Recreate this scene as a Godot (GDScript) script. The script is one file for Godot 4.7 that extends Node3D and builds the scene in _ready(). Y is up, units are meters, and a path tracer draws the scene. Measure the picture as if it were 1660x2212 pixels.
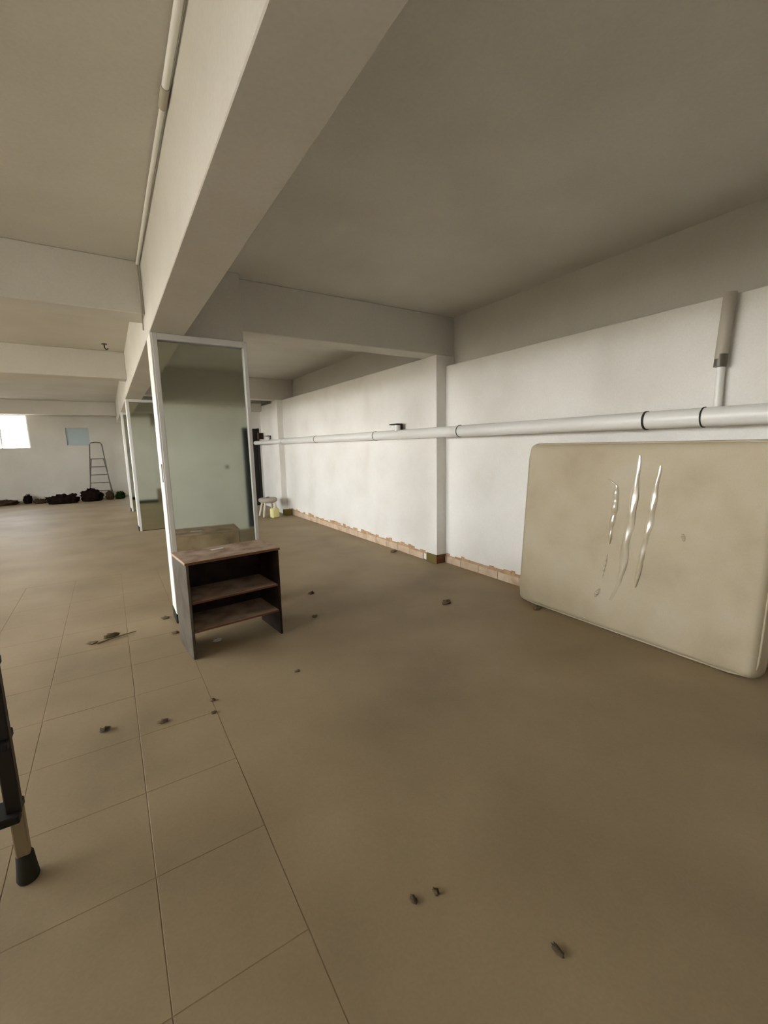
extends Node3D

const EYE := 1.5
var M := {}
var used := {}


# ---------------------------------------------------------------- helpers
func numbered(called: String) -> String:
	var n: int = used.get(called, 0)
	used[called] = n + 1
	return called if n == 0 else "%s_%03d" % [called, n]


func tag(o: Node, label: String, category: String, group := "") -> Node:
	o.set_meta("label", label)
	o.set_meta("category", category)
	if group:
		o.set_meta("group", group)
	return o


func thing(called: String, label: String, category: String, at := Vector3.ZERO, turn := 0.0, group := "") -> Node3D:
	var o := Node3D.new()
	o.name = numbered(called)
	add_child(o)
	o.position = at
	o.rotation.y = turn
	tag(o, label, category, group)
	return o


func structure(called: String, label := "", category := "") -> Node3D:
	var o := Node3D.new()
	o.name = numbered(called)
	add_child(o)
	o.set_meta("kind", "structure")
	if label:
		o.set_meta("label", label)
		o.set_meta("category", category)
	return o


func part(called: String, mesh: Mesh, material: Material, parent: Node, at := Vector3.ZERO, label := "") -> MeshInstance3D:
	var o := MeshInstance3D.new()
	o.name = called
	o.mesh = mesh
	o.material_override = material
	parent.add_child(o, true)
	o.position = at
	if label:
		o.set_meta("label", label)
	return o


func tool() -> SurfaceTool:
	var st := SurfaceTool.new()
	st.begin(Mesh.PRIMITIVE_TRIANGLES)
	return st


func quad(st: SurfaceTool, a: Vector3, b: Vector3, c: Vector3, d: Vector3) -> void:
	for p in [a, b, c, a, c, d]:
		st.set_smooth_group(-1)
		st.add_vertex(p)


# a box between two corners with chamfered edges
func add_box(st: SurfaceTool, lo: Vector3, hi: Vector3, ch := 0.0) -> void:
	var c := (lo + hi) * 0.5
	var e := (hi - lo) * 0.5
	var b := minf(ch, minf(e.x, minf(e.y, e.z)) * 0.9)
	var v := func(s: Vector3, axis: int) -> Vector3:
		var p := Vector3(s.x * e.x, s.y * e.y, s.z * e.z)
		for k in 3:
			if k != axis:
				p[k] -= s[k] * b
		return c + p
	for axis in 3:
		var u := (axis + 1) % 3
		var w := (axis + 2) % 3
		for sg in [-1.0, 1.0]:
			var q: Array[Vector3] = []
			for k in [[-1, -1], [1, -1], [1, 1], [-1, 1]]:
				var s := Vector3.ZERO
				s[axis] = sg
				s[u] = k[0]
				s[w] = k[1]
				q.append(v.call(s, axis))
			if sg > 0:
				quad(st, q[3], q[2], q[1], q[0])
			else:
				quad(st, q[0], q[1], q[2], q[3])
	if b <= 0.0:
		return
	for axis in 3:      # edges along axis
		var u := (axis + 1) % 3
		var w := (axis + 2) % 3
		for su in [-1.0, 1.0]:
			for sw in [-1.0, 1.0]:
				var s0 := Vector3.ZERO
				s0[u] = su
				s0[w] = sw
				s0[axis] = -1
				var s1 := s0
				s1[axis] = 1
				var a: Vector3 = v.call(s0, u)
				var a2: Vector3 = v.call(s1, u)
				var d: Vector3 = v.call(s0, w)
				var d2: Vector3 = v.call(s1, w)
				if su * sw > 0:
					quad(st, a, a2, d2, d)
				else:
					quad(st, d, d2, a2, a)
	for sx in [-1.0, 1.0]:
		for sy in [-1.0, 1.0]:
			for sz in [-1.0, 1.0]:
				var s := Vector3(sx, sy, sz)
				var t: Array = [v.call(s, 0), v.call(s, 1), v.call(s, 2)]
				if sx * sy * sz > 0:
					t.reverse()
				for p in t:
					st.set_smooth_group(-1)
					st.add_vertex(p)


func done(st: SurfaceTool) -> ArrayMesh:
	st.generate_normals()
	return st.commit()


func box(lo: Vector3, hi: Vector3, ch := 0.0) -> ArrayMesh:
	var st := tool()
	add_box(st, lo, hi, ch)
	return done(st)


# a tube along a list of points
func add_tube(st: SurfaceTool, path: Array, r: float, sides := 12, r2 := -1.0) -> void:
	var rings := []
	var n := path.size()
	for i in n:
		var d: Vector3 = (path[mini(i + 1, n - 1)] - path[maxi(i - 1, 0)]).normalized()
		var up := Vector3.UP if absf(d.y) < 0.9 else Vector3.RIGHT
		var a := d.cross(up).normalized()
		var b := a.cross(d).normalized()
		var rr := r if r2 < 0 else lerpf(r, r2, i / float(n - 1))
		var ring := []
		for k in sides:
			var t := TAU * k / sides
			ring.append(path[i] + (a * cos(t) + b * sin(t)) * rr)
		rings.append(ring)
	for i in n - 1:
		for k in sides:
			var k2 := (k + 1) % sides
			for p in [rings[i][k], rings[i][k2], rings[i + 1][k2], rings[i][k], rings[i + 1][k2], rings[i + 1][k]]:
				st.set_smooth_group(1)
				st.add_vertex(p)
	for e in [0, n - 1]:
		for k in sides:
			var k2 := (k + 1) % sides
			var tri := [path[e], rings[e][k2], rings[e][k]] if e == 0 else [path[e], rings[e][k], rings[e][k2]]
			for p in tri:
				st.set_smooth_group(-1)
				st.add_vertex(p)


func tube(path: Array, r: float, sides := 12, r2 := -1.0) -> ArrayMesh:
	var st := tool()
	add_tube(st, path, r, sides, r2)
	return done(st)


# a turned profile of [radius, height] pairs
func lathe(profile: Array, sides := 20, squash := Vector3.ONE) -> ArrayMesh:
	var st := tool()
	for i in profile.size() - 1:
		for k in sides:
			var q := []
			for j in [[i, k], [i, k + 1], [i + 1, k + 1], [i + 1, k]]:
				var t: float = TAU * j[1] / sides
				q.append(Vector3(cos(t) * profile[j[0]][0], profile[j[0]][1], sin(t) * profile[j[0]][0]) * squash)
			for p in [q[0], q[1], q[2], q[0], q[2], q[3]]:
				st.set_smooth_group(1)
				st.add_vertex(p)
	return done(st)


# an uneven clump resting on y = 0
func clump(size: Vector3, sd: int, rough := 0.35, freq := 2.2, rings := 14, sides := 24) -> ArrayMesh:
	var fn := FastNoiseLite.new()
	fn.seed = sd
	fn.frequency = freq
	fn.fractal_octaves = 4
	var st := tool()
	var at := func(i: int, k: int) -> Vector3:
		var ph := PI * i / float(rings)
		var th := TAU * (k % sides) / float(sides)
		var d := Vector3(sin(ph) * cos(th), cos(ph), sin(ph) * sin(th))
		var g := 1.0 + rough * fn.get_noise_3dv(d) * 2.0
		var p := Vector3(d.x * size.x * 0.5, d.y * size.y * 0.62 + size.y * 0.38, d.z * size.z * 0.5) * g
		p.y = maxf(p.y, 0.0)
		return p
	for i in rings:
		for k in sides:
			var q := [at.call(i, k), at.call(i, k + 1), at.call(i + 1, k + 1), at.call(i + 1, k)]
			for p in [q[0], q[1], q[2], q[0], q[2], q[3]]:
				st.set_smooth_group(1)
				st.add_vertex(p)
	return done(st)


# a soft slab (mattress) in the z-y plane, front face at x = 0, back at x = thick
func cushion(wide: float, high: float, thick: float, corner: float, edge: float, sd: int) -> ArrayMesh:
	var fn := FastNoiseLite.new()
	fn.seed = sd
	fn.frequency = 1.4
	fn.fractal_octaves = 3
	var st := tool()
	var nu := 46
	var nv := 36
	for side in [0, 1]:
		for i in nu:
			for j in nv:
				var q := []
				for o in [[0, 0], [1, 0], [1, 1], [0, 1]]:
					q.append(cushion_point(wide, high, thick, corner, edge, (i + o[0]) / float(nu), (j + o[1]) / float(nv), side, fn))
				var ids := [0, 1, 2, 0, 2, 3] if side == 1 else [2, 1, 0, 3, 2, 0]
				for k in ids:
					st.set_smooth_group(1)
					st.add_vertex(q[k])
	return done(st)


func cushion_point(wide: float, high: float, thick: float, corner: float, edge: float, u: float, v: float, side: int, fn: FastNoiseLite) -> Vector3:
	# denser towards the rim
	var a := sin((u - 0.5) * PI) * 0.5
	var b := sin((v - 0.5) * PI) * 0.5
	var z := a * wide
	var y := b * high
	# rounded outline
	var hz := wide * 0.5 - corner
	var hy := high * 0.5 - corner
	var dz := absf(z) - hz
	var dy := absf(y) - hy
	if dz > 0.0 and dy > 0.0:
		var l := Vector2(dz, dy)
		var m := maxf(dz, dy)
		l = l / maxf(l.length(), 1e-6) * m
		z = signf(z) * (hz + l.x)
		y = signf(y) * (hy + l.y)
	var rim := minf(wide * 0.5 - absf(a * wide), high * 0.5 - absf(b * high))
	var t := clampf(rim / edge, 0.0, 1.0)
	var out := thick * 0.5 * sqrt(1.0 - (1.0 - t) * (1.0 - t))
	var puff := fn.get_noise_2d(z * 1.6, y * 1.6 + side * 9.0) * 0.012 * t
	var x := thick * 0.5 + (out + puff) * (1.0 if side == 1 else -1.0)
	return Vector3(x, y + high * 0.5, z)


# a picture of noise between given colours (stops: [place, colour])
func noise_picture(sd: int, freq: float, octaves: int, stops: Array, side := 512, grain := 0.0) -> ImageTexture:
	var fn := FastNoiseLite.new()
	fn.seed = sd
	fn.frequency = freq
	fn.fractal_octaves = octaves
	fn.noise_type = FastNoiseLite.TYPE_SIMPLEX_SMOOTH
	var im := fn.get_seamless_image(side, side)
	var g := Gradient.new()
	g.offsets = PackedFloat32Array(stops.map(func(s): return s[0]))
	g.colors = PackedColorArray(stops.map(func(s): return s[1]))
	var rng := RandomNumberGenerator.new()
	rng.seed = sd
	var res := Image.create(side, side, false, Image.FORMAT_RGB8)
	for y in side:
		for x in side:
			var c := g.sample(im.get_pixel(x, y).r)
			if grain > 0.0:
				var k := 1.0 + rng.randf_range(-grain, grain)
				c = Color(c.r * k, c.g * k, c.b * k)
			res.set_pixel(x, y, c)
	return ImageTexture.create_from_image(res)


func plain(c: Color, rough := 0.8, metal := 0.0, spec := 0.4) -> StandardMaterial3D:
	var m := StandardMaterial3D.new()
	m.albedo_color = c
	m.roughness = rough
	m.metallic = metal
	m.metallic_specular = spec
	return m


func mottled(tex: Texture2D, metres: float, rough := 0.85, spec := 0.3, tint := Color.WHITE) -> StandardMaterial3D:
	var m := plain(tint, rough, 0.0, spec)
	m.albedo_texture = tex
	m.uv1_triplanar = true
	m.uv1_world_triplanar = true
	m.uv1_scale = Vector3.ONE / metres
	return m


func materials() -> void:
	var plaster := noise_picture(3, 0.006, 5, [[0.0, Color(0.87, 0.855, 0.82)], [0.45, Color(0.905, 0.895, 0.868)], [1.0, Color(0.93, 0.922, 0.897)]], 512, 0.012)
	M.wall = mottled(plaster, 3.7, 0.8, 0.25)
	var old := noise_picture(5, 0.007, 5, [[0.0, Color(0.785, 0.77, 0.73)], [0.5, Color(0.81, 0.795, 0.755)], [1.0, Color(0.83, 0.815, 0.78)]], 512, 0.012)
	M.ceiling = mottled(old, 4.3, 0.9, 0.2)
	var dusty := noise_picture(8, 0.005, 6, [[0.0, Color(0.535, 0.47, 0.365)], [0.4, Color(0.59, 0.52, 0.405)], [0.6, Color(0.605, 0.535, 0.42)], [1.0, Color(0.64, 0.57, 0.455)]], 1024, 0.02)
	M.floor = mottled(dusty, 6.3, 0.6, 0.42)
	M.grout = mottled(dusty, 6.3, 0.8, 0.3, Color(0.90, 0.89, 0.87))
	var skirt := noise_picture(12, 0.02, 4, [[0.0, Color(0.70, 0.60, 0.49)], [0.5, Color(0.79, 0.70, 0.60)], [1.0, Color(0.84, 0.77, 0.68)]], 256, 0.03)
	M.skirting = mottled(skirt, 1.3, 0.75, 0.3)
	M.mortar = mottled(skirt, 0.7, 0.95, 0.1, Color(0.92, 0.86, 0.78))
	var cloth := noise_picture(15, 0.008, 5, [[0.0, Color(0.68, 0.625, 0.52)], [0.5, Color(0.72, 0.67, 0.565)], [1.0, Color(0.745, 0.705, 0.62)]], 512, 0.015)
	M.mattress = mottled(cloth, 2.1, 0.6, 0.35)
	var film := mottled(cloth, 2.1, 0.2, 0.7)
	film.clearcoat_enabled = true
	film.clearcoat = 1.0
	film.clearcoat_roughness = 0.17
	M.film = film
	M.white_pipe = plain(Color(0.90, 0.895, 0.87), 0.35, 0.0, 0.5)
	M.clip = plain(Color(0.17, 0.16, 0.14), 0.6)
	M.trim_white = plain(Color(0.93, 0.925, 0.90), 0.45, 0.0, 0.45)
	M.trim_grey = plain(Color(0.86, 0.86, 0.85), 0.4, 0.0, 0.45)
	M.mirror = plain(Color(0.80, 0.825, 0.775), 0.05, 1.0, 0.5)
	var wood := noise_picture(21, 0.02, 4, [[0.0, Color(0.09, 0.06, 0.045)], [1.0, Color(0.19, 0.13, 0.10)]], 256, 0.05)
	M.wood = mottled(wood, 0.8, 0.6, 0.3)
	var dusted := noise_picture(22, 0.012, 5, [[0.0, Color(0.58, 0.49, 0.42)], [0.5, Color(0.70, 0.61, 0.54)], [1.0, Color(0.76, 0.68, 0.61)]], 256, 0.04)
	M.dusty_wood = mottled(dusted, 0.6, 0.85, 0.2)
	M.hardboard = mottled(dusted, 0.8, 0.85, 0.2, Color(1.0, 0.98, 0.92))
	M.edge_wood = plain(Color(0.42, 0.27, 0.19), 0.6)
	M.laminate = mottled(dusted, 0.9, 0.7, 0.3, Color(0.52, 0.55, 0.55))
	M.black = plain(Color(0.035, 0.033, 0.03), 0.6)
	M.rubber = plain(Color(0.13, 0.125, 0.075), 0.8)
	M.tan_rail = plain(Color(0.50, 0.44, 0.33), 0.5)
	M.dark_rail = plain(Color(0.10, 0.08, 0.06), 0.5)
	M.door = plain(Color(0.14, 0.135, 0.125), 0.6)
	M.door_blue = plain(Color(0.15, 0.17, 0.20), 0.55)
	M.metal = plain(Color(0.42, 0.40, 0.37), 0.45, 0.6)
	M.dark_heap = mottled(noise_picture(31, 0.03, 4, [[0.0, Color(0.05, 0.035, 0.03)], [1.0, Color(0.19, 0.14, 0.12)]], 128, 0.1), 0.5, 0.95, 0.1)
	M.brown_heap = mottled(noise_picture(32, 0.03, 4, [[0.0, Color(0.17, 0.13, 0.10)], [1.0, Color(0.38, 0.31, 0.24)]], 128, 0.1), 0.5, 0.95, 0.1)
	M.green_heap = mottled(noise_picture(33, 0.03, 4, [[0.0, Color(0.06, 0.12, 0.05)], [1.0, Color(0.17, 0.27, 0.11)]], 128, 0.1), 0.5, 0.95, 0.1)
	M.olive = plain(Color(0.42, 0.37, 0.17), 0.7)
	M.yellow = plain(Color(0.90, 0.88, 0.62), 0.6)
	M.stool_grey = plain(Color(0.70, 0.67, 0.61), 0.6)
	M.stool_white = plain(Color(0.90, 0.86, 0.78), 0.6)
	M.crumb = plain(Color(0.45, 0.39, 0.29), 0.9)
	M.crumb_dark = plain(Color(0.34, 0.29, 0.21), 0.9)
	M.crumb_white = plain(Color(0.86, 0.85, 0.80), 0.8)
	var frost := plain(Color(0.66, 0.69, 0.69), 0.75, 0.0, 0.3)
	frost.backlight_enabled = true
	frost.backlight = Color(0.36, 0.39, 0.40)
	M.frosted = frost
	var glass := plain(Color(0.95, 0.97, 0.97, 0.06), 0.04)
	glass.transparency = BaseMaterial3D.TRANSPARENCY_ALPHA
	M.glass = glass


# ---------------------------------------------------------------- the scene
func _ready() -> void:
	var cam := Camera3D.new()
	cam.name = "camera"
	add_child(cam)
	cam.position = Vector3(0, EYE, 0)
	cam.basis = Basis(Vector3.UP, deg_to_rad(-32.25)) * Basis(Vector3.RIGHT, deg_to_rad(-8.74)) * Basis(Vector3.BACK, deg_to_rad(-1.2))
	cam.fov = rad_to_deg(2.0 * atan(1106.0 / 935.0))
	cam.near = 0.05
	cam.far = 200.0
	cam.current = true
	var env := Environment.new()
	env.background_mode = Environment.BG_SKY
	var sm := ProceduralSkyMaterial.new()
	sm.sky_top_color = Color(0.92, 0.94, 0.97)
	sm.sky_horizon_color = Color(0.97, 0.965, 0.955)
	sm.ground_horizon_color = Color(0.72, 0.70, 0.67)
	sm.ground_bottom_color = Color(0.62, 0.60, 0.56)
	sm.sky_energy_multiplier = 1.0
	var sky := Sky.new()
	sky.sky_material = sm
	env.sky = sky
	env.background_energy_multiplier = 6.0
	env.tonemap_mode = Environment.TONE_MAPPER_LINEAR
	env.tonemap_exposure = 4.7
	env.sdfgi_enabled = true
	env.ssao_enabled = true
	env.ssil_enabled = true
	var we := WorldEnvironment.new()
	we.name = "world_environment"
	we.environment = env
	add_child(we)

	materials()
	shell()
	right_wall()
	columns()
	bookcase()
	mattress()
	service_pipe()
	step_ladder()
	far_end()
	corner_things()
	ceiling_things()
	litter()


const LEFT := -6.8
const FAR := -16.8
const BACK := 0.75
const TOP := 3.0


func shell() -> void:
	# floor: cut and whole tiles to the left of the joint under the beam, screed elsewhere
	var f := structure("floor")
	var joint := 0.39
	var step := 0.455
	var z_edge := 0.75
	var rows := 15
	var z_far := 0.707 - step * 15       # joints fall at z = -1.113, -1.568 ...
	part("screed", box(Vector3(joint + 0.002, -0.12, z_far), Vector3(4.0, 0, BACK + 0.2)), M.floor, f)
	part("screed", box(Vector3(LEFT - 0.3, -0.12, FAR - 0.3), Vector3(4.0, 0, z_far)), M.floor, f)
	part("screed", box(Vector3(LEFT - 0.3, -0.12, z_far), Vector3(-3.64, 0, BACK + 0.2)), M.floor, f)
	part("grout_bed", box(Vector3(-3.64, -0.12, z_far), Vector3(joint + 0.002, -0.0014, BACK + 0.2)), M.grout, f)
	var gap := 0.0008
	var whole := box(Vector3(gap, -0.02, gap), Vector3(step - gap, 0, step - gap), 0.0016)
	var cut := box(Vector3(gap, -0.02, gap), Vector3(joint - gap, 0, step - gap), 0.0016)
	var rng := RandomNumberGenerator.new()
	rng.seed = 4
	for r in rows:
		for c in 9:
			var z := 0.707 - step * (r + 1)
			var x := 0.0 if c == 0 else -step * c
			part("tile", cut if c == 0 else whole, M.floor, f, Vector3(x, -rng.randf() * 0.0007, z))

	# ceiling with its beams
	var c := structure("ceiling")
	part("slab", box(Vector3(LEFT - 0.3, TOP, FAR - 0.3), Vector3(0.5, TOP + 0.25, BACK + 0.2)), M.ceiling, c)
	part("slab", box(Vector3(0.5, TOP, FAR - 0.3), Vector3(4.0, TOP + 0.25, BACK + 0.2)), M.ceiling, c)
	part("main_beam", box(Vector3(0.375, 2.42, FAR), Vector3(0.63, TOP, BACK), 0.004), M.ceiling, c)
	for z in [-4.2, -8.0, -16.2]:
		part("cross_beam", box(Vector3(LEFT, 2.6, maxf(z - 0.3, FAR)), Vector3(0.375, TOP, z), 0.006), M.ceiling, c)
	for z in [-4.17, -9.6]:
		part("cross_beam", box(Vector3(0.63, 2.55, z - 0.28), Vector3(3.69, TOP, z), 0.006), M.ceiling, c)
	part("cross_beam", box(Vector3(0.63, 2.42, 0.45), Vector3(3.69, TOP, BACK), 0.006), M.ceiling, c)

	# back wall with a dark door, behind the camera, seen in the mirror
	var b := structure("wall_back")
	part("masonry", box(Vector3(LEFT - 0.3, 0, BACK), Vector3(2.28, TOP, BACK + 0.2)), M.wall, b)
	part("masonry", box(Vector3(3.12, 0, BACK), Vector3(4.0, TOP, BACK + 0.2)), M.wall, b)
	part("masonry", box(Vector3(2.28, 2.02, BACK), Vector3(3.12, TOP, BACK + 0.2)), M.wall, b)
	var d := structure("door_1")
	part("leaf", box(Vector3(2.29, 0.005, BACK + 0.05), Vector3(3.11, 2.015, BACK + 0.1), 0.003), M.door_blue, d)
	part("handle", tube([Vector3(2.36, 1.02, BACK + 0.03), Vector3(2.48, 1.02, BACK + 0.03)], 0.011), M.metal, d)

	var sw := thing("light_switch", "small grey switch plate on the wall reflected in the column mirror", "switch", Vector3(1.95, 1.25, BACK))
	part("plate", box(Vector3(-0.04, -0.04, -0.01), Vector3(0.04, 0.04, 0.0), 0.003), M.stool_grey, sw)
	part("rocker", box(Vector3(-0.015, -0.02, -0.015), Vector3(0.015, 0.02, -0.01), 0.002), M.clip, sw)

	# left wall: wide shop-front openings to the street
	var l := structure("wall_left")
	var opens := [[-4.0, -1.3], [-7.8, -4.6], [-10.9, -8.4]]
	var z0 := FAR - 0.3
	for k in range(2, -1, -1):
		part("pier", box(Vector3(LEFT - 0.25, 0, z0), Vector3(LEFT, TOP, opens[k][0])), M.wall, l)
		part("sill_wall", box(Vector3(LEFT - 0.25, 0, opens[k][0]), Vector3(LEFT, 1.45, opens[k][1])), M.wall, l)
		part("lintel", box(Vector3(LEFT - 0.25, 2.95, opens[k][0]), Vector3(LEFT, TOP, opens[k][1])), M.wall, l)
		z0 = opens[k][1]
	part("pier", box(Vector3(LEFT - 0.25, 0, z0), Vector3(LEFT, TOP, BACK)), M.wall, l)


func right_wall() -> void:
	var w := structure("wall_right")
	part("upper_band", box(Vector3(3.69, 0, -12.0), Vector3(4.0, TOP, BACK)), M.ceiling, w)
	part("infill", box(Vector3(3.55, 0, -4.17), Vector3(3.69, 2.43, BACK), 0.006), M.wall, w)
	part("infill", box(Vector3(3.42, 0, -11.3), Vector3(3.69, 2.55, -4.35), 0.006), M.wall, w)
	part("pilaster", box(Vector3(3.41, 0, -4.37), Vector3(3.69, 2.552, -4.168), 0.005), M.wall, structure("trim_1"))
	part("pilaster", box(Vector3(3.29, 0, -9.95), Vector3(3.69, 2.552, -9.6), 0.005), M.wall, structure("trim_2"))

	# skirting tiles, with a ragged line of old mortar above
	var rng := RandomNumberGenerator.new()
	rng.seed = 9
	var s := structure("baseboard_right")
	var variants := []
	for k in 3:
		variants.append(box(Vector3(-0.014, 0, 0.003), Vector3(0, 0.085 + 0.006 * k, 0.297), 0.003))
	var z := -9.55
	while z < BACK - 0.3:
		var x := 3.42 if z < -4.45 else 3.55
		if not (z > -4.47 and z < -4.17):
			part("tile", variants[rng.randi() % 3], M.skirting, s, Vector3(x, 0, z))
		z += 0.3
		if z > -4.6 and z < -4.3:
			z = -4.165
	part("tile", box(Vector3(3.397, 0, -4.37), Vector3(3.41, 0.11, -4.168), 0.003), M.olive, s)
	part("tile", box(Vector3(3.40, 0, -4.168), Vector3(3.55, 0.11, -4.155), 0.003), M.edge_wood, s)
	for run in [[3.42, -9.5, -4.4], [3.55, -4.15, -2.6]]:
		var st := tool()
		var zz: float = run[1]
		while zz < run[2]:
			var len := rng.randf_range(0.05, 0.16)
			var top := rng.randf_range(0.095, 0.15)
			add_box(st, Vector3(run[0] - rng.randf_range(0.003, 0.007), 0.08, zz), Vector3(run[0] + 0.01, top, minf(zz + len, run[2])), 0.002)
			zz += len
		var m := part("mortar", done(st), M.mortar, s)
		m.set_meta("kind", "stuff")


func mirror_column(called: String, label: String, z: float, tall: float, lean: float) -> Node3D:
	# x 0.375 .. 1.13, front at z, 0.27 deep
	var t := thing(called, label, "column", Vector3(0.375, 0, z))
	part("core", box(Vector3(0.012, 0, -0.27), Vector3(0.755, tall, -0.06), 0.003), M.wall, t)
	part("side_panel", box(Vector3(0, 0.09, -0.272), Vector3(0.012, tall, -0.002), 0.002), M.trim_white, t)
	part("plinth", box(Vector3(-0.004, 0, -0.276), Vector3(0.759, 0.09, -0.02), 0.003), M.rubber, t)
	part("frame_strip", box(Vector3(0.012, 0.0, -0.06), Vector3(0.05, tall, 0.0), 0.004), M.trim_grey, t)
	part("frame_strip", box(Vector3(0.722, 0.0, -0.06), Vector3(0.755, tall, 0.0), 0.004), M.trim_grey, t)
	part("frame_strip", box(Vector3(0.05, tall - 0.05, -0.06), Vector3(0.722, tall, 0.0), 0.004), M.trim_grey, t)
	var h := tall - 0.06
	var p := part("mirror", box(Vector3(0.05, 0.01, -0.004), Vector3(0.722, h, 0.0)), M.mirror, t, Vector3(0, 0, -0.008))
	p.rotation.x = -deg_to_rad(lean)
	return t


func columns() -> void:
	var a := mirror_column("mirror_column", "mirror-faced column with white edge strips behind the dark bookcase", -3.99, 2.42, 0.6)
	part("latch_plate", box(Vector3(-0.006, 1.235, -0.05), Vector3(0.0, 1.385, -0.015), 0.002), M.metal, a)
	part("core", box(Vector3(0.26, 2.42, -0.27), Vector3(0.745, TOP, -0.06), 0.003), M.ceiling, a)
	mirror_column("mirror_column", "second mirror-faced column with a thin white edge, farther down the beam", -9.2, 2.42, 0.0)
	mirror_column("mirror_column", "farthest pale column in line under the beam, nearest the ladder", -12.4, 2.42, 0.0)


func bookcase() -> void:
	var t := thing("bookcase", "low dark brown bookcase with two shelves and dusty top", "bookcase", Vector3(0.385, 0, -3.214), deg_to_rad(5.5))
	var w := 0.69
	var dp := 0.40
	var th := 0.018
	for x in [0.0, w - th]:
		part("side_panel", box(Vector3(x, 0, -dp), Vector3(x + th, 0.70, 0), 0.002), M.laminate if x == 0.0 else M.wood, t)
	part("lining", box(Vector3(th, 0.005, -dp + 0.01), Vector3(th + 0.003, 0.698, -0.002)), M.wood, t)
	part("back_panel", box(Vector3(th, 0.19, -dp), Vector3(w - th, 0.70, -dp + 0.008)), M.wood, t)
	part("hardboard", box(Vector3(0.004, 0.19, -dp - 0.004), Vector3(w - 0.004, 0.70, -dp)), M.hardboard, t, Vector3.ZERO, "bare tan hardboard back")
	part("top_board", box(Vector3(-0.008, 0.70, -dp - 0.005), Vector3(w + 0.008, 0.72, 0.008), 0.003), M.dusty_wood, t)
	part("edge_band", box(Vector3(-0.008, 0.702, 0.008), Vector3(w + 0.008, 0.718, 0.010)), M.edge_wood, t)
	for y in [0.405, 0.19]:
		var s := part("shelf", box(Vector3(th, y, -dp + 0.01), Vector3(w - th, y + 0.016, -0.012), 0.002), M.dusty_wood, t)
		part("edge_band", box(Vector3(th, y + 0.001, -0.012), Vector3(w - th, y + 0.015, -0.010)), M.edge_wood, s)
	tag(part("paper_scrap", box(Vector3(-0.05, 0, -0.02), Vector3(0.05, 0.003, 0.02), 0.001), M.crumb_white, self, Vector3(0.66, 0.72, -3.52)), "small pale paper scrap on the dusty bookcase top", "paper").rotation.y = 0.25


func mattress() -> void:
	var wide := 1.86
	var t := thing("mattress", "tan mattress with rounded corners standing upright against the wall", "mattress", Vector3(3.215, 0, -1.795))
	t.rotation.z = -deg_to_rad(4.0)
	part("cover", cushion(wide, 1.5, 0.21, 0.07, 0.055, 41), M.mattress, t)
	# piping round both faces
	for x in [0.03, 0.18]:
		var path := []
		for k in 49:
			var a := TAU * k / 48.0
			var cx := signf(cos(a)) * pow(absf(cos(a)), 0.12)
			var cy := signf(sin(a)) * pow(absf(sin(a)), 0.12)
			path.append(Vector3(x, 0.75 + cy * 0.738, cx * (wide * 0.5 - 0.012)))
		part("piping", tube(path, 0.007, 6), M.mattress, t)
	# raised creases of clear film caught on the cover; [height, place along the wall]
	var folds := [
		[[1.21, -1.92], [1.16, -1.85], [0.98, -1.85], [0.80, -1.86], [0.70, -1.865]],
		[[0.62, -1.87], [0.52, -1.88], [0.42, -1.89]],
		[[0.33, -1.905], [0.25, -1.94]],
		[[1.39, -1.70], [1.13, -1.71], [0.89, -1.72], [0.71, -1.74], [0.53, -1.74], [0.37, -1.77], [0.26, -1.81]],
		[[1.32, -1.55], [1.14, -1.57], [0.91, -1.58], [0.74, -1.60], [0.56, -1.62], [0.41, -1.64]],
		[[0.86, -1.36], [0.81, -1.35]],
	]
	var widths := [0.022, 0.012, 0.018, 0.032, 0.026, 0.014]
	for k in folds.size():
		var curve := Curve3D.new()
		for p in folds[k]:
			curve.add_point(Vector3(0.0, p[0], p[1] + 1.795))
		# a puckered ridge: round across, and swelling and dipping along its length
		var n := 60
		var m := 8
		var st := tool()
		var ring := []
		for i in n + 1:
			var u := i / float(n)
			var c := curve.sample_baked(curve.get_baked_length() * u)
			var taper := sin(PI * clampf(u, 0.02, 0.98))
			var r: float = widths[k] * (0.35 + 0.65 * taper) * (1.0 + 0.12 * sin(i * 0.5))
			var high := 0.010 * (0.4 + 0.6 * taper) * (1.0 + 0.30 * sin(i * 0.5 + k))
			var row := []
			for j in m + 1:
				var a := PI * (j / float(m) - 0.5)
				row.append(c + Vector3(0.005 - high * (0.5 + 0.5 * cos(a * 2.0)) - 0.007, 0, r * sin(a)))
			ring.append(row)
		for i in n:
			for j in m:
				for p in [ring[i][j], ring[i + 1][j], ring[i + 1][j + 1], ring[i][j], ring[i + 1][j + 1], ring[i][j + 1]]:
					st.set_smooth_group(1)
					st.add_vertex(p)
		part("film_crease", done(st), M.film, t, Vector3.ZERO, "glossy puckered crease of plastic film")


func ring_strap(x: float, y: float, z: float, r: float, wide: float) -> ArrayMesh:
	var st := tool()
	var n := 20
	for k in n:
		var q := []
		for e in [[k, r], [k + 1, r], [k + 1, r + 0.004], [k, r + 0.004]]:
			var a: float = TAU * e[0] / n
			q.append(Vector3(x + cos(a) * e[1], y + sin(a) * e[1], z))
		var dz := Vector3(0, 0, wide)
		quad(st, q[0], q[1], q[2], q[3])
		quad(st, q[3] + dz, q[2] + dz, q[1] + dz, q[0] + dz)
		quad(st, q[3], q[2], q[2] + dz, q[3] + dz)
		quad(st, q[1], q[0], q[0] + dz, q[1] + dz)
	return done(st)


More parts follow.
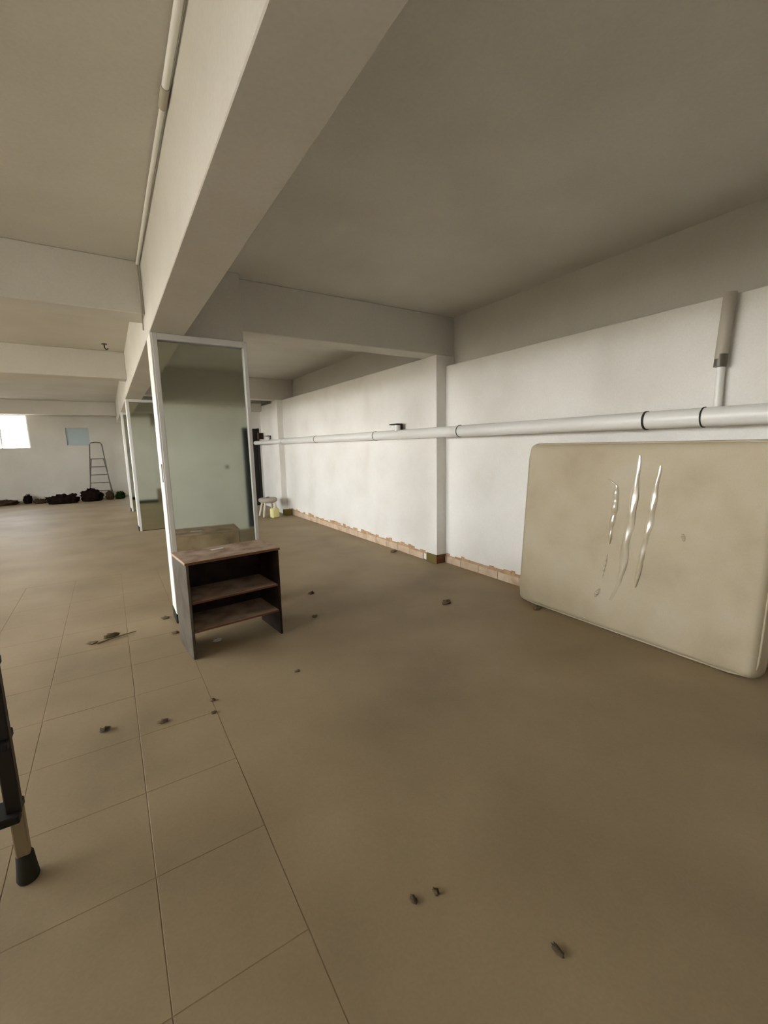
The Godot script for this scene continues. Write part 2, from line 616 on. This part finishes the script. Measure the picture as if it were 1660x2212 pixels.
func service_pipe() -> void:
	var t := thing("water_pipe", "long white pipe running along the right wall at eye height", "pipe")
	var y := 1.64
	var x := 3.335
	var r := 0.062
	part("run", tube([Vector3(x, y, -9.5), Vector3(x, y, -4.0), Vector3(x, y, BACK - 0.02)], r, 24), M.white_pipe, t)
	part("far_run", tube([Vector3(x - 0.08, y - 0.01, -11.28), Vector3(x - 0.08, y - 0.01, -9.75), Vector3(x, y, -9.5)], 0.05, 16), M.white_pipe, t)
	part("coupling", tube([Vector3(x, y, -9.56), Vector3(x, y, -9.40)], r + 0.008, 20), M.white_pipe, t)
	for z in [-7.6, -5.47, -3.67, -1.69, -1.325, -0.2]:
		var s := part("clip", ring_strap(x, y, z, r + 0.001, 0.014 if z == -1.69 else 0.008), M.clip, t)
		part("bracket", tube([Vector3(x + r, y + 0.02, z + 0.005), Vector3(3.43 if z < -4.4 else 3.56, y + 0.02, z + 0.005)], 0.006, 8), M.clip, s)
	for z in [-4.9, -10.2]:
		var xx := x if z > -9 else x - 0.08
		var q := part("tee_branch", tube([Vector3(xx, y + 0.03, z), Vector3(xx, y + 0.125, z)], 0.042, 16), M.white_pipe, t)
		part("cap", box(Vector3(xx - 0.055, y + 0.128, z - 0.12), Vector3(xx + 0.045, y + 0.145, z + 0.06), 0.004), M.dark_rail, q, Vector3.ZERO, "dark brown flat cap")
		part("cap_side", box(Vector3(xx + 0.03, y + 0.06, z - 0.03), Vector3(xx + 0.045, y + 0.13, z + 0.06), 0.003), M.dark_rail, q)
	var v := thing("drain_pipe", "short grey upright pipe from the ledge down the near wall", "pipe", Vector3(3.55, 0, -1.3))
	part("upper_pipe", tube([Vector3(-0.05, 2.43, 0), Vector3(-0.05, 2.02, -0.02)], 0.036, 16), M.stool_grey, v)
	part("socket", tube([Vector3(-0.05, 2.05, -0.018), Vector3(-0.05, 1.97, -0.022)], 0.036, 16), M.metal, v)
	part("lower_pipe", tube([Vector3(-0.03, 1.97, -0.022), Vector3(-0.03, 1.69, -0.022)], 0.025, 12), M.white_pipe, v)


func step_ladder() -> void:
	var t := thing("step_ladder", "step ladder cut off by the left edge, dark rail and rubber foot", "ladder", Vector3(-0.385, 0, -1.82))
	for side in [0.0, -0.44]:
		var x: float = side
		part("rubber_foot", lathe([[0.0, 0.0], [0.031, 0.0], [0.034, 0.012], [0.030, 0.05], [0.026, 0.10], [0.0, 0.10]], 16), M.rubber, t, Vector3(x, 0, 0))
		part("lower_rail", box(Vector3(x - 0.022, 0.10, -0.016), Vector3(x + 0.018, 0.28, 0.016), 0.004), M.tan_rail, t)
		var r := part("rail", box(Vector3(x - 0.028, 0.27, -0.018), Vector3(x + 0.015, 1.32, 0.022), 0.004), M.dark_rail, t)
		r.rotation.x = 0.0
		part("rubber_foot", lathe([[0.0, 0.0], [0.031, 0.0], [0.034, 0.012], [0.030, 0.05], [0.026, 0.10], [0.0, 0.10]], 16), M.rubber, t, Vector3(x - 0.04, 0, 0.62))
		part("rear_rail", tube([Vector3(x - 0.04, 0.08, 0.62), Vector3(x - 0.015, 1.26, 0.03)], 0.014, 10), M.tan_rail, t)
	for k in 4:
		part("step", box(Vector3(-0.47, 0.255 + k * 0.27, -0.06), Vector3(0.012, 0.285 + k * 0.27, 0.05), 0.004), M.black, t)
	part("top_plate", box(Vector3(-0.49, 1.31, -0.08), Vector3(0.04, 1.34, 0.14), 0.006), M.black, t)


func far_end() -> void:
	# far wall of the left hall, with its two window openings
	var w := structure("wall_far")
	var a := FAR - 0.25
	var xs := [LEFT - 0.3, -4.6, -3.26, -2.62, -2.54, -1.90, -1.02, -0.42, 0.6]
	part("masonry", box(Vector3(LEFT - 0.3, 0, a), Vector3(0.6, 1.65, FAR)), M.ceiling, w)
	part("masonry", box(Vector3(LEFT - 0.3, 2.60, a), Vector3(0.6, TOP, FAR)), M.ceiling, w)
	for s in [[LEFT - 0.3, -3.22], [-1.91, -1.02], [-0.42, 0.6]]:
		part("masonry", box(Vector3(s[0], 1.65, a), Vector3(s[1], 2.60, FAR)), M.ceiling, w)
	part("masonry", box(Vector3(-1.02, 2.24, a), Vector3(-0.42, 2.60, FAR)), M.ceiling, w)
	part("masonry", box(Vector3(-1.02, 1.65, a), Vector3(-0.42, 1.70, FAR)), M.ceiling, w)
	var p := structure("wall_partition")
	part("masonry", box(Vector3(0.63, 0, -12.0), Vector3(2.55, TOP, -11.3)), M.wall, p)
	part("masonry", box(Vector3(2.55, 2.0, -12.0), Vector3(3.37, TOP, -11.3)), M.wall, p)
	part("masonry", box(Vector3(3.37, 0, -12.0), Vector3(3.69, TOP, -11.3)), M.wall, p)
	part("masonry", box(Vector3(0.63, 0, FAR), Vector3(0.8, TOP, -12.0)), M.ceiling, p)
	part("lintel_beam", box(Vector3(0.63, 2.42, -11.3), Vector3(3.42, 2.62, -11.15), 0.005), M.ceiling, p)
	var d := structure("door_2")
	part("frame", box(Vector3(2.55, 0.0, -11.36), Vector3(2.60, 2.0, -11.29), 0.003), M.door, d)
	part("frame", box(Vector3(3.32, 0.0, -11.36), Vector3(3.37, 2.0, -11.29), 0.003), M.door, d)
	part("leaf", box(Vector3(2.60, 0.005, -11.38), Vector3(3.32, 1.995, -11.34), 0.003), M.door, d)

	var n := structure("window_1")
	for x in [-3.22, -2.60, -1.95]:
		part("frame_bar", box(Vector3(x, 1.65, FAR - 0.14), Vector3(x + 0.045, 2.60, FAR - 0.08), 0.003), M.trim_grey, n)
	part("sill", box(Vector3(-3.24, 1.63, FAR - 0.2), Vector3(-1.89, 1.652, FAR + 0.03), 0.003), M.ceiling, n)
	part("pane", box(Vector3(-3.18, 1.66, FAR - 0.112), Vector3(-2.60, 2.59, FAR - 0.106)), M.glass, n)
	part("pane", box(Vector3(-2.555, 1.66, FAR - 0.112), Vector3(-1.95, 2.59, FAR - 0.106)), M.glass, n)
	var m := structure("window_2")
	part("pane", box(Vector3(-1.02, 1.70, FAR - 0.06), Vector3(-0.42, 2.24, FAR - 0.052)), M.frosted, m)
	part("frame_bar", box(Vector3(-1.03, 1.69, FAR - 0.06), Vector3(-0.41, 1.71, FAR + 0.02), 0.003), M.ceiling, m)

	# folding ladder leaning by the wall
	var l := thing("folding_ladder", "thin metal folding ladder standing against the far wall", "ladder", Vector3(-0.27, 0, FAR + 0.36))
	for s in [-1.0, 1.0]:
		part("front_rail", tube([Vector3(0.3 * s, 0.0, 0.08), Vector3(0.16 * s, 1.72, -0.12)], 0.016, 8), M.metal, l)
		part("rear_rail", tube([Vector3(0.34 * s, 0.0, -0.3), Vector3(0.16 * s, 1.28, -0.1)], 0.012, 8), M.metal, l)
	for k in 5:
		var y := 0.27 + 0.25 * k
		var u := y / 1.72
		var hw := lerpf(0.3, 0.16, u)
		part("rung", box(Vector3(-hw, y - 0.012, lerpf(0.08, -0.12, u) - 0.03), Vector3(hw, y + 0.012, lerpf(0.08, -0.12, u) + 0.03), 0.003), M.metal, l)
	part("top_hoop", tube([Vector3(-0.16, 1.70, -0.12), Vector3(-0.13, 1.77, -0.13), Vector3(0.0, 1.79, -0.13), Vector3(0.13, 1.77, -0.13), Vector3(0.16, 1.70, -0.12)], 0.014, 8), M.metal, l)

	# heaps of rubbish along the foot of the wall
	var heaps := [
		["rubbish_heap", "long low blackish rubbish heap left of the ladder", Vector3(-1.22, 0, -15.85), Vector3(0.78, 0.25, 0.42), M.dark_heap, 51],
		["rubbish_heap", "tallest black rubbish heap, at the foot of the ladder", Vector3(-0.51, 0, -15.98), Vector3(0.56, 0.34, 0.42), M.dark_heap, 52],
		["rubbish_heap", "brownish rubbish heap between the black heap and the green one", Vector3(-0.05, 0, -16.06), Vector3(0.21, 0.24, 0.3), M.brown_heap, 53],
		["rubbish_heap", "small green heap beside the farthest column", Vector3(0.235, 0, -16.1), Vector3(0.24, 0.22, 0.28), M.green_heap, 54],
		["rubbish_heap", "small dark lump on the floor below the bright window", Vector3(-2.13, 0, -16.55), Vector3(0.2, 0.24, 0.2), M.dark_heap, 55],
		["rubbish_heap", "low brown strip of rubbish at the left edge of the far wall", Vector3(-2.85, 0, -16.5), Vector3(0.95, 0.15, 0.4), M.brown_heap, 56],
		["rubbish_heap", "thin pale brown scatter between the dark lump and the long heap", Vector3(-1.82, 0, -16.35), Vector3(0.3, 0.12, 0.3), M.brown_heap, 57],
	]
	for h in heaps:
		tag(part(numbered(h[0]), clump(h[3], h[5], 0.28, 2.6, 18, 36), h[4], self, h[2]), h[1], "heap")


func corner_things() -> void:
	var t := thing("plastic_stool", "small pale stool with a grey top near the dark door", "stool", Vector3(2.92, 0, -9.45))
	part("seat", lathe([[0.0, 0.30], [0.15, 0.30], [0.20, 0.335], [0.205, 0.38], [0.18, 0.405], [0.0, 0.41]], 20), M.stool_grey, t)
	for s in [[-1, -1], [1, -1], [1, 1], [-1, 1]]:
		part("leg", tube([Vector3(0.16 * s[0], 0.0, 0.16 * s[1]), Vector3(0.10 * s[0], 0.31, 0.10 * s[1])], 0.024, 8), M.stool_white, t)
	part("knob", lathe([[0.0, 0.40], [0.035, 0.40], [0.03, 0.425], [0.0, 0.43]], 12), M.metal, t)
	var b := thing("plastic_canister", "pale yellow canister on the floor in front of the small stool", "canister", Vector3(2.95, 0, -9.12), 0.2)
	part("body", box(Vector3(-0.085, 0, -0.07), Vector3(0.085, 0.21, 0.07), 0.02), M.yellow, b)
	part("cap", lathe([[0.0, 0.205], [0.03, 0.205], [0.03, 0.235], [0.0, 0.235]], 12), M.stool_white, b)
	tag(part("small_crate", box(Vector3(-0.08, 0, -0.07), Vector3(0.08, 0.13, 0.07), 0.01), M.olive, self, Vector3(3.30, 0, -9.3)), "small olive brown box against the wall past the stool", "box")
	var j := thing("junction_box", "small brown box on the wall beside the far door", "box", Vector3(3.36, 1.72, -11.1))
	part("body", box(Vector3(-0.09, 0, -0.04), Vector3(0.04, 0.16, 0.04), 0.006), M.edge_wood, j)
	part("lid", box(Vector3(-0.08, 0.01, 0.04), Vector3(0.03, 0.15, 0.046), 0.002), M.dark_rail, j)


func ceiling_things() -> void:
	var t := thing("cable_conduit", "white cable conduit along the top of the long beam", "conduit")
	part("near_length", tube([Vector3(0.352, 2.975, BACK - 0.02), Vector3(0.348, 2.972, -1.0), Vector3(0.352, 2.975, -2.25)], 0.015, 12), M.trim_white, t)
	part("far_length", tube([Vector3(0.354, 2.978, -2.22), Vector3(0.352, 2.976, -3.1), Vector3(0.356, 2.98, -4.19)], 0.012, 12), M.trim_white, t)
	part("coupling", tube([Vector3(0.352, 2.975, -2.17), Vector3(0.354, 2.977, -2.3)], 0.018, 12), M.stool_grey, t)
	var c := thing("hanging_cable", "thin grey cable hanging down the cross beam beside the long beam", "cable")
	part("cord", tube([Vector3(0.35, 2.96, -4.17), Vector3(0.352, 2.8, -4.175), Vector3(0.355, 2.62, -4.18), Vector3(0.36, 2.50, -4.3)], 0.008, 8), M.stool_grey, c)
	var h := thing("ceiling_hook", "small dark hook in the ceiling left of the long beam", "hook", Vector3(0.12, TOP, -7.5))
	part("plate", lathe([[0.0, -0.012], [0.035, -0.012], [0.035, 0.0], [0.0, 0.0]], 12), M.metal, h)
	part("hook", tube([Vector3(0, 0, 0), Vector3(0, -0.05, 0), Vector3(0.02, -0.08, 0), Vector3(0.045, -0.06, 0)], 0.008, 8), M.black, h)


func litter() -> void:
	var st := [
		["dirt_crumb", "largest dark crumb of dirt left of the bookcase", Vector3(-0.12, 0, -4.03), Vector3(0.11, 0.03, 0.05), M.crumb_dark, 61],
		["dirt_crumb", "flat brown flake at the left end of the twig", Vector3(-0.245, 0, -3.98), Vector3(0.08, 0.012, 0.05), M.crumb, 62],
		["dirt_crumb", "dark crumb alone on the tiles in front of the bookcase, at left", Vector3(-0.16, 0, -2.64), Vector3(0.05, 0.018, 0.032), M.crumb_dark, 63],
		["dirt_crumb", "pale brown crumb on the tiles right of the dark lone one", Vector3(0.116, 0, -2.543), Vector3(0.055, 0.014, 0.028), M.crumb, 64],
		["dirt_crumb", "upper of two crumbs on the tile joint below the bookcase", Vector3(0.393, 0, -2.606), Vector3(0.03, 0.012, 0.025), M.crumb, 65],
		["dirt_crumb", "lower of two crumbs on the tile joint below the bookcase", Vector3(0.372, 0, -2.471), Vector3(0.028, 0.01, 0.02), M.crumb, 66],
		["dirt_crumb", "crumb beside the foot of the mirrored column", Vector3(0.30, 0, -4.2), Vector3(0.06, 0.02, 0.04), M.crumb, 67],
		["dirt_crumb", "brown crumb touching the left side of the bookcase", Vector3(0.33, 0, -3.8), Vector3(0.06, 0.02, 0.035), M.crumb, 68],
		["dirt_crumb", "crumb farther right of the bookcase, in its shade", Vector3(1.637, 0, -4.04), Vector3(0.06, 0.025, 0.04), M.crumb_dark, 69],
		["dirt_crumb", "crumb near the right foot of the bookcase", Vector3(1.421, 0, -3.449), Vector3(0.045, 0.018, 0.035), M.crumb, 70],
		["dirt_crumb", "small sliver on the floor in front of the bookcase, right", Vector3(0.941, 0, -2.636), Vector3(0.04, 0.012, 0.016), M.crumb, 71],
		["dirt_crumb", "dark clod in the middle of the floor towards the mattress", Vector3(2.596, 0, -3.03), Vector3(0.09, 0.03, 0.06), M.crumb, 72],
		["dirt_crumb", "crumb on the open floor nearest the lower right corner", Vector3(0.987, 0, -0.647), Vector3(0.022, 0.01, 0.04), M.crumb_dark, 73],
		["dirt_crumb", "left one of a pair of crumbs in the near floor", Vector3(0.715, 0, -1.002), Vector3(0.022, 0.01, 0.03), M.crumb_dark, 74],
		["dirt_crumb", "right one of a pair of crumbs in the near floor", Vector3(0.795, 0, -0.979), Vector3(0.018, 0.01, 0.028), M.crumb_dark, 75],
		["dirt_crumb", "crumb at the lower edge of the mattress", Vector3(3.16, 0, -2.44), Vector3(0.06, 0.03, 0.05), M.crumb, 76],
		["dirt_crumb", "dark crumb at the foot of the wall near the pilaster", Vector3(3.30, 0, -5.0), Vector3(0.1, 0.03, 0.08), M.crumb, 78],
		["plaster_chip", "white plaster chip on the floor under the bookcase", Vector3(0.591, 0, -3.443), Vector3(0.06, 0.02, 0.035), M.crumb_white, 77],
	]
	for k in st:
		tag(part(numbered(k[0]), clump(k[3], k[5], 0.4, 1.8, 7, 12), k[4], self, k[2]), k[1], "debris")
	tag(part("dry_twig", tube([Vector3(-0.21, 0.008, -3.93), Vector3(-0.12, 0.012, -3.965), Vector3(-0.04, 0.012, -3.99), Vector3(0.06, 0.006, -4.03)], 0.007, 6, 0.003), M.crumb, self), "thin dry twig lying on the tiles left of the bookcase", "twig")
